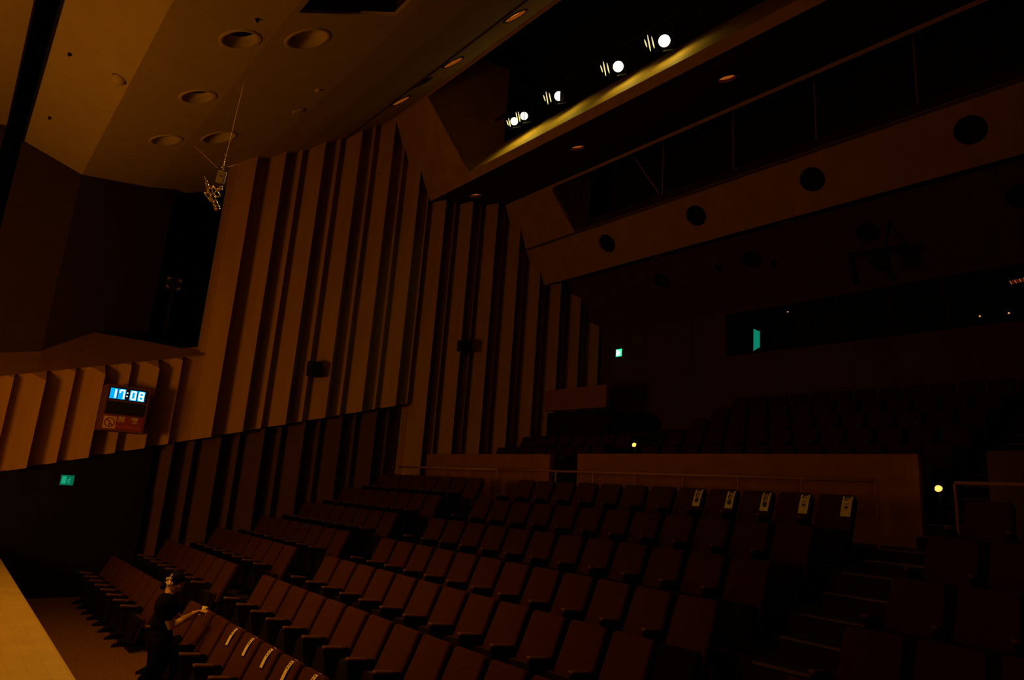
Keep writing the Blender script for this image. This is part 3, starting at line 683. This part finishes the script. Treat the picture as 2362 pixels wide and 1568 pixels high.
for px, py, lb in ((1817, 719, 'tiny orange pilot light at the left of the control booth'), (2260, 729, 'tiny orange pilot light in the booth, lower of the right pair'), (2327, 722, 'tiny orange pilot light near the right edge of the picture')):
    p = at(px, py, 16.95); t = thing('pilot_light', lb, 'light', tuple(p), 0, 'pilot lights in the booth')
    bm = bmesh.new(); bmesh.ops.create_icosphere(bm, subdivisions=2, radius=.020); new('bulb', bm, 'led', t, True)
    new('housing', B(-.03, .03, .012, .08, -.03, .03), 'black', t)
vt = thing('vent_grille', 'row of short slanting orange-lit louvres near the right edge', 'vent', tuple(at(2350, 650, 16.8)))
for i in range(8):
    a = at(2329 + 5.4 * i, 648 - 1.2 * i, 16.8) - at(2350, 650, 16.8); b = at(2334 + 5.4 * i, 655 - 1.2 * i, 16.8) - at(2350, 650, 16.8)
    new('louvre', tube(bmesh.new(), a, b, .012, 6), 'orangeglow3' if i % 2 else 'orangeglow2', vt)
def steplamp(px, py, Y, label, zfloor):
    p = at(px, py, Y); t = thing('step_lamp', label, 'lamp', tuple(p), 0, 'amber step lamps')
    bm = bmesh.new(); lathe(bm, [(.001, .03), (.035, .025), (.045, 0), (.02, -.03), (.001, -.035)], 18, Matrix.Rotation(R(60), 4, 'X')); new('lamp_glass', bm, 'amber', t, True)
    bm = bmesh.new(); tube(bm, (0, .03, -.02), (0, .03, zfloor - p.z), .014, 8); new('post', bm, 'iron', t)
    d = bpy.data.lights.new('step_lamp_glow', 'POINT'); d.energy = 0.25; d.color = (1, .55, .12); d.shadow_soft_size = .03
    o = bpy.data.objects.new('step_lamp_glow', d); COL.objects.link(o); o.location = p + V((0.03, -.08, 0.03))
steplamp(1463, 1026, 10.25, 'amber step lamp above the middle of the cross wall', 0.0)
steplamp(2165, 1127, 9.66, 'amber step lamp at the right end of the cross wall by the stairs', CROSSF)

# ---------------------------------------------------------------- theatre seats
TIL = R(22)
def bk(u, v, w):          # backrest frame: u across, v up along the back, w out of its front
    return V((u, -0.20 + v * math.sin(TIL) - w * math.cos(TIL), 0.36 + v * math.cos(TIL) + w * math.sin(TIL)))
BKM = Matrix(((1, 0, 0, 0), (0, math.sin(TIL), -math.cos(TIL), -0.20), (0, math.cos(TIL), math.sin(TIL), 0.36), (0, 0, 0, 1)))
SGN = 0.024
def make_seat():
    t = thing('theatre_seat', '', 'seat')
    bm = bmesh.new(); box(bm, -.225, .225, -.06, .53, -.045, .03, bev=.028, seg=3)
    for v in bm.verts:
        if v.co.y > 0.40: v.co.x *= 1 - 0.10 * ((v.co.y - .40) / .13) ** 2; v.co.z -= 0.03 * ((v.co.y - .40) / .13) ** 2
    bmesh.ops.transform(bm, matrix=BKM, verts=bm.verts); new('backrest', bm, 'fabric', t, True)
    bm = bmesh.new(); box(bm, -.215, .215, -.16, .49, -.085, -.045, bev=.015); bmesh.ops.transform(bm, matrix=BKM, verts=bm.verts); new('back_shell', bm, 'shell', t)
    bm = bmesh.new(); box(bm, -.20, .20, -.195, .145, -.03, .03, bev=.022, seg=3)
    PM = Matrix.Translation((0, -.285, .30)) @ Matrix.Rotation(R(76), 4, 'X')
    bmesh.ops.transform(bm, matrix=PM, verts=bm.verts); new('seat_pad', bm, 'fabric', t, True)
    bm = bmesh.new(); box(bm, -.208, .208, -.20, .138, .0, .035, bev=.012); bmesh.ops.transform(bm, matrix=PM @ Matrix.Translation((0, 0, SGN)), verts=bm.verts); new('pad_shell', bm, 'shell', t)
    bm = bmesh.new(); box(bm, -.028, .028, -.12, .10, -.02, .02, bev=.018, seg=2); bmesh.ops.transform(bm, matrix=Matrix.Translation((-.25, -.36, .535)) @ Matrix.Rotation(R(-6), 4, 'X'), verts=bm.verts); new('armrest', bm, 'arm', t, True)
    bm = bmesh.new()
    solid(bm, [(-.262, -.50, 0), (-.262, -.04, 0), (-.262, -.04, .03), (-.262, -.16, .10), (-.262, -.12, .42), (-.262, -.20, .53), (-.262, -.47, .52), (-.262, -.44, .38), (-.262, -.36, .10), (-.262, -.50, .03)], (.024, 0, 0))
    new('side_frame', bm, 'iron', t)
    return t
SEAT = make_seat(); used = [False]
PARTS = list(SEAT.children)
def place_seat(x, y, z, label, group):
    if not used[0]: used[0] = True; r = SEAT
    else:
        r = SEAT.copy(); COL.objects.link(r)
        for ch in PARTS:
            c = ch.copy(); COL.objects.link(c); c.parent = r
    r.location = (x, y, z); r['label'] = label; r['group'] = group
    return r
PIT = 0.51
def block(x0, n, ys, fs, rows, bname, gname):
    for k, (y, f) in enumerate(zip(ys, fs)):
        for i in range(n):
            lab = 'reddish brown theatre seat, %s, %s row %s, %s from its left end' % (bname, ordn[k], rows, ordn[i])
            place_seat(x0 + PIT * (i + .5) + (0.06 if y == ROWY[6] else 0), y, f, lab, gname)
block(-9.75, 12, ROWY, ROWF, 'from stage', 'centre block', 'seats in the centre block')
block(-14.85, 8, ROWY, ROWF, 'from stage', 'left block', 'seats in the left block')
block(-2.60, 5, ROWY, ROWF, 'from stage', 'right block', 'seats in the right block')
block(-14.85, 8, UPY[:3], UPF[:3], 'above cross wall', 'left side', 'seats above the cross wall, left')
block(-9.75, 12, UPY, UPF, 'above cross wall', 'middle', 'seats above the cross wall, middle')

# ---------------------------------------------------------------- paper labels on the seats
def paper(k, i, du, v0, v1, w, chars, label, grp, size):
    x = -9.75 + PIT * (i + .5) + (0.06 if k == 6 else 0); y, z = ROWY[k], ROWF[k]
    t = thing('seat_label', label, 'paper label', (x, y, z), 0, grp)
    n = 8; pts = []
    for j in range(n + 1):
        v = v0 + (v1 - v0) * j / n; wv = 0.034
        if v > .40: wv -= 0.03 * ((v - .40) / .13) ** 2
        if v > .515: wv -= 0.02
        pts.append((v, wv))
    bm = bmesh.new(); rows_ = [[bm.verts.new(bk(du + s * w / 2, v, wv + o_)) for s, o_ in ((-1, 0), (1, 0), (1, -.0015), (-1, -.0015))] for v, wv in pts]
    for a, b in zip(rows_, rows_[1:]):
        for q_ in range(4): bm.faces.new((a[q_], a[(q_ + 1) % 4], b[(q_ + 1) % 4], b[q_]))
    bm.faces.new(rows_[0]); bm.faces.new(rows_[-1][::-1])
    st = new('strip', bm, 'paper', t)
    if k == 6:
        m2 = Matrix(((1, 0, 0, 0), (0, math.sin(TIL), -math.cos(TIL), 0), (0, math.cos(TIL), math.sin(TIL), 0), (0, 0, 0, 1)))
        vv = v1 - size * 0.8
        for c, sz in chars:
            mt = m2.copy(); mt.translation = bk(du, vv, 0.0385 - (0.03 * max(0, (vv - .40) / .13) ** 2))
            text_mesh(c, sz, mt, 'ink', st, bold=0.002); vv -= sz * 1.02
    else:
        m2 = Matrix(((1, 0, 0, 0), (0, math.sin(TIL), -math.cos(TIL), 0), (0, math.cos(TIL), math.sin(TIL), 0), (0, 0, 0, 1)))
        vv = v1 - 0.035
        for c, sz in chars:
            mt = m2.copy(); mt.translation = bk(du, vv, 0.0375 - (0.03 * max(0, (vv - .40) / .13) ** 2))
            text_mesh(c, sz, mt, 'inkpale', st); vv -= sz * 1.1
KS = [('関', .024), ('係', .024), ('者', .024)]
for i in (3, 4, 5, 6, 7):
    paper(0, i, 0.075, 0.33, 0.53, 0.058, KS, 'narrow yellowish paper strip on a front-row seat, %s of the strips counted from the person' % ordn[i - 3], 'paper strips on the front row', .04)
KB = [('関', .07), ('係', .07), ('者', .07)]
KC = [('席', .075), ('一', .045), ('般', .045)]
for j, i in enumerate((7, 8, 9, 10, 11)):
    paper(6, i, 0.145, 0.24, 0.525, 0.115, KB if j < 3 else KC, 'brown-lit paper label on the back row below the rail, %s from the left' % ordn[j], 'paper labels on the back row', .075)

# ---------------------------------------------------------------- person pinning a label
FY = FLOOR; PD = 7.58
O = V((-8.68, 2.26, FY))
pr = thing('person', 'person in black short-sleeved shirt bending to a front-row seat, paper in hand', 'person', O)
def J(px, py, dd): return ray(px, py) * (PD + dd) - O
pelv = J(369, 1474, -.02); belly = J(374, 1436, .02); chest = J(382, 1396, .06); neck = J(391, 1369, .09); head = J(404, 1343, .14)
sR = J(382, 1391, -.10); eR = J(394, 1445, -.06); wR = J(443, 1416, .16); hR = J(457, 1409, .24)
sL = J(388, 1384, .22); eL = J(414, 1430, .28); wL = J(452, 1418, .27); hL = J(464, 1410, .26)
hipR = J(367, 1482, -.10); hipL = J(372, 1480, .07)
aR = V((0.05, -0.09, 0.09)); aL = V((-0.07, 0.04, 0.09)); toe = (RT * V((1, 1, 0))).normalized()
kR = hipR.lerp(aR, .5) + toe * .07; kL = hipL.lerp(aL, .5) + toe * .07
def capsule(bm, a, b, ra, rb):
    tube(bm, a, b, ra, 14, rb)
    for c, r in ((a, ra), (b, rb)): bmesh.ops.create_icosphere(bm, subdivisions=2, radius=r, matrix=Matrix.Translation(c))
def chain(bm, pts):
    for (a, ra), (b, rb) in zip(pts, pts[1:]): capsule(bm, a, b, ra, rb)
def ellip(bm, c, s, ax=None, sub=3):
    """ellipsoid; ax = (side, up) directions"""
    if ax: side, up = ax; side = side.normalized(); up = (up - side * up.dot(side)).normalized(); f_ = side.cross(up); m_ = Matrix((side, f_, up)).transposed().to_4x4()
    else: m_ = Matrix()
    bmesh.ops.create_icosphere(bm, subdivisions=sub, radius=1, matrix=Matrix.Translation(c) @ m_ @ Matrix.Diagonal((s[0], s[1], s[2], 1)))
def fuse(name, bm, mname, parent, vox=0.008, smooth=3):
    me = bpy.data.meshes.new(name); bm.to_mesh(me); bm.free()
    o = bpy.data.objects.new(name, me); COL.objects.link(o)
    r_ = o.modifiers.new('r', 'REMESH'); r_.mode = 'VOXEL'; r_.voxel_size = vox; r_.use_smooth_shade = True
    s_ = o.modifiers.new('s', 'SMOOTH'); s_.factor = 0.5; s_.iterations = smooth
    dg = bpy.context.evaluated_depsgraph_get(); dg.update()
    m3 = bpy.data.meshes.new_from_object(o.evaluated_get(dg)); bpy.data.objects.remove(o)
    m3.materials.clear(); m3.materials.append(M[mname]); m3.name = name
    for p in m3.polygons: p.use_smooth = True
    o = bpy.data.objects.new(name, m3); COL.objects.link(o); o.parent = parent; return o
face = (RT * .74 + FW * .10 + V((0, 0, -.62))).normalized()      # looking down at the label
hup = V((0.35, 0.42, 0.80)); hup = (hup - face * hup.dot(face)).normalized(); hrt = face.cross(hup).normalized()
HM = Matrix((hrt, face, hup)).transposed().to_4x4(); HM.translation = head
def head_geo(bm):
    def ell(c, s, sub=3): bmesh.ops.create_icosphere(bm, subdivisions=sub, radius=1, matrix=HM @ Matrix.Translation(c) @ Matrix.Diagonal((s[0], s[1], s[2], 1)))
    ell((0, 0, 0.02), (.074, .092, .092)); ell((0, .035, -.05), (.052, .055, .060)); ell((0, .062, -.088), (.026, .024, .020))
    ell((0, .096, -.016), (.012, .018, .026), 2); ell((0, .100, -.032), (.017, .014, .011), 2)
    ell((-.077, -.005, -.012), (.012, .022, .034), 2); ell((.077, -.005, -.012), (.012, .022, .034), 2)
    ell((0, .084, -.060), (.023, .011, .007), 2); ell((0, .083, -.073), (.020, .011, .008), 2)
    ell((-.03, .080, .014), (.025, .014, .008), 2); ell((.03, .080, .014), (.025, .014, .008), 2)
def hand_geo(bm, w, h, side):
    d = (h - w).normalized(); s = (d.cross(V((-.2, -.4, .9)))).normalized() * side; n_ = s.cross(d).normalized() * side
    ellip(bm, w + d * .050, (.040, .017, .052), (s, d)); capsule(bm, w, w + d * .03, .024, .028)
    for q_, (o_, ln) in enumerate(((-.028, .062), (-.009, .074), (.010, .070), (.028, .055))):
        k0 = w + d * .085 + s * o_
        a = k0 + d * ln * .42 - n_ * .008; b = a + d * ln * .30 - n_ * .018; c = b + d * ln * .16 - n_ * .020
        chain(bm, [(k0, .0105), (a, .0098), (b, .0092), (c, .008)])
    t0 = w + d * .028 - s * .028; t1 = t0 + d * .032 - s * .024 - n_ * .010; t2 = t1 + d * .030 - s * .004 - n_ * .016
    chain(bm, [(t0, .014), (t1, .012), (t2, .0095)])
tor = (chest - pelv).normalized(); sd = (sR - sL).normalized()
bm = bmesh.new(); head_geo(bm)
chain(bm, [(chest.lerp(neck, .7), .056), (neck, .053), (head - hup * .045 - face * .02, .052)])
ellip(bm, chest, (.165, .095, .13), (sd, tor)); ellip(bm, belly, (.135, .095, .15), (sd, tor)); ellip(bm, pelv, (.150, .11, .12), (sd, tor))
for s0, e0, w0, h0, sg in ((sR, eR, wR, hR, 1), (sL, eL, wL, hL, -1)):
    chain(bm, [(chest.lerp(s0, .6) + tor * .03, .06), (s0, .056), (s0.lerp(e0, .5), .049), (e0, .039), (e0.lerp(w0, .35), .040), (w0, .025)]); hand_geo(bm, w0, h0, sg)
for h0, k0, a0 in ((hipR, kR, aR), (hipL, kL, aL)): chain(bm, [(h0, .085), (k0, .058), (k0.lerp(a0, .35), .055), (a0, .038), (a0 + toe * .13 - V((0, 0, .05)), .030)])
fuse('body', bm, 'skin', pr, 0.0065, 2)
bm = bmesh.new()
for sx in (-.03, .03): bmesh.ops.create_icosphere(bm, subdivisions=2, radius=.0105, matrix=HM @ Matrix.Translation((sx, .086, .001)))
new('eyes', bm, 'ink', pr, True)
bm = bmesh.new()
ellip(bm, chest, (.185, .115, .145), (sd, tor)); ellip(bm, belly, (.155, .118, .17), (sd, tor)); ellip(bm, pelv + tor * .05, (.165, .125, .11), (sd, tor))
chain(bm, [(chest, .10), (chest.lerp(neck, .62), .070)])
for s0, e0 in ((sR, eR), (sL, eL)): chain(bm, [(chest.lerp(s0, .6) + tor * .03, .078), (s0, .074), (s0.lerp(e0, .50), .068)])
fuse('shirt', bm, 'cloth', pr, 0.010, 3)
bm = bmesh.new(); ellip(bm, pelv, (.168, .13, .13), (sd, tor))
for h0, k0, a0 in ((hipR, kR, aR), (hipL, kL, aL)): chain(bm, [(h0, .105), (k0, .080), (a0 + V((0, 0, .03)), .066)])
fuse('trousers', bm, 'cloth', pr, 0.010, 3)
for a0 in (aR, aL):
    bm = bmesh.new(); b0 = V((a0.x, a0.y, .042)); chain(bm, [(b0 - toe * .05, .040), (b0 + toe * .07, .041), (b0 + toe * .16 - V((0, 0, .008)), .033)])
    fuse('shoe', bm, 'iron', pr, 0.008, 2)
bm = bmesh.new()
bmesh.ops.create_icosphere(bm, subdivisions=3, radius=1, matrix=HM @ Matrix.Translation((0, -.018, .036)) @ Matrix.Diagonal((.086, .098, .094, 1)))
bmesh.ops.create_icosphere(bm, subdivisions=3, radius=1, matrix=HM @ Matrix.Translation((0, -.055, -.005)) @ Matrix.Diagonal((.072, .058, .080, 1)))
bmesh.ops.create_icosphere(bm, subdivisions=3, radius=1, matrix=HM @ Matrix.Translation((0, -.062, -.075)) @ Matrix.Diagonal((.066, .045, .075, 1)))
for v in bm.verts: v.co += V((random.uniform(-1, 1), random.uniform(-1, 1), random.uniform(-1, 1))) * .002
new('hair', bm, 'hair', pr, True)
fl = J(391, 1337, .005)
bm = bmesh.new()
for i in range(10):
    a = i * 2.4; r_ = .022 if i else 0
    c = fl + RT * (r_ * math.cos(a) * .8) + UPV * (r_ * math.sin(a) * 1.5 - .004 * i) - FW * (.012 * (i % 3))
    bmesh.ops.create_icosphere(bm, subdivisions=2, radius=.018, matrix=Matrix.Translation(c) @ Matrix.Rotation(a, 4, V((.3, .5, .8))) @ Matrix.Diagonal((1.25, .7, 1, 1)))
capsule(bm, fl + RT * .018 + UPV * .03, fl + RT * .032 + UPV * .062, .012, .006)
o = new('scrunchie', bm, 'flower', pr, True); o['label'] = 'cream ruffled hair tie'
# the paper strip in the person's hand, held to the top of the seat
LD = PD + .28; c0 = ray(468, 1404) * LD
t = thing('seat_label', 'pale folded paper strip being fixed to a seat by the bending person', 'paper label', tuple(c0), 0, 'paper strips on the front row')
def q3(px, py, d_): return ray(px, py) * (LD + d_) - c0
bm = bmesh.new(); solid(bm, [q3(467, 1397.5, .05), q3(480.5, 1399.5, .07), q3(477, 1403.5, .05), q3(470, 1404, .0), q3(464.5, 1409, -.02)], FW * .003); new('strip', bm, 'paper', t)
bm = bmesh.new(); solid(bm, [q3(480.5, 1399.5, .07), q3(474.5, 1401, .04), q3(461.5, 1421, -.02), q3(465.5, 1424.5, -.01)], FW * .003); new('folded_end', bm, 'paper', t)
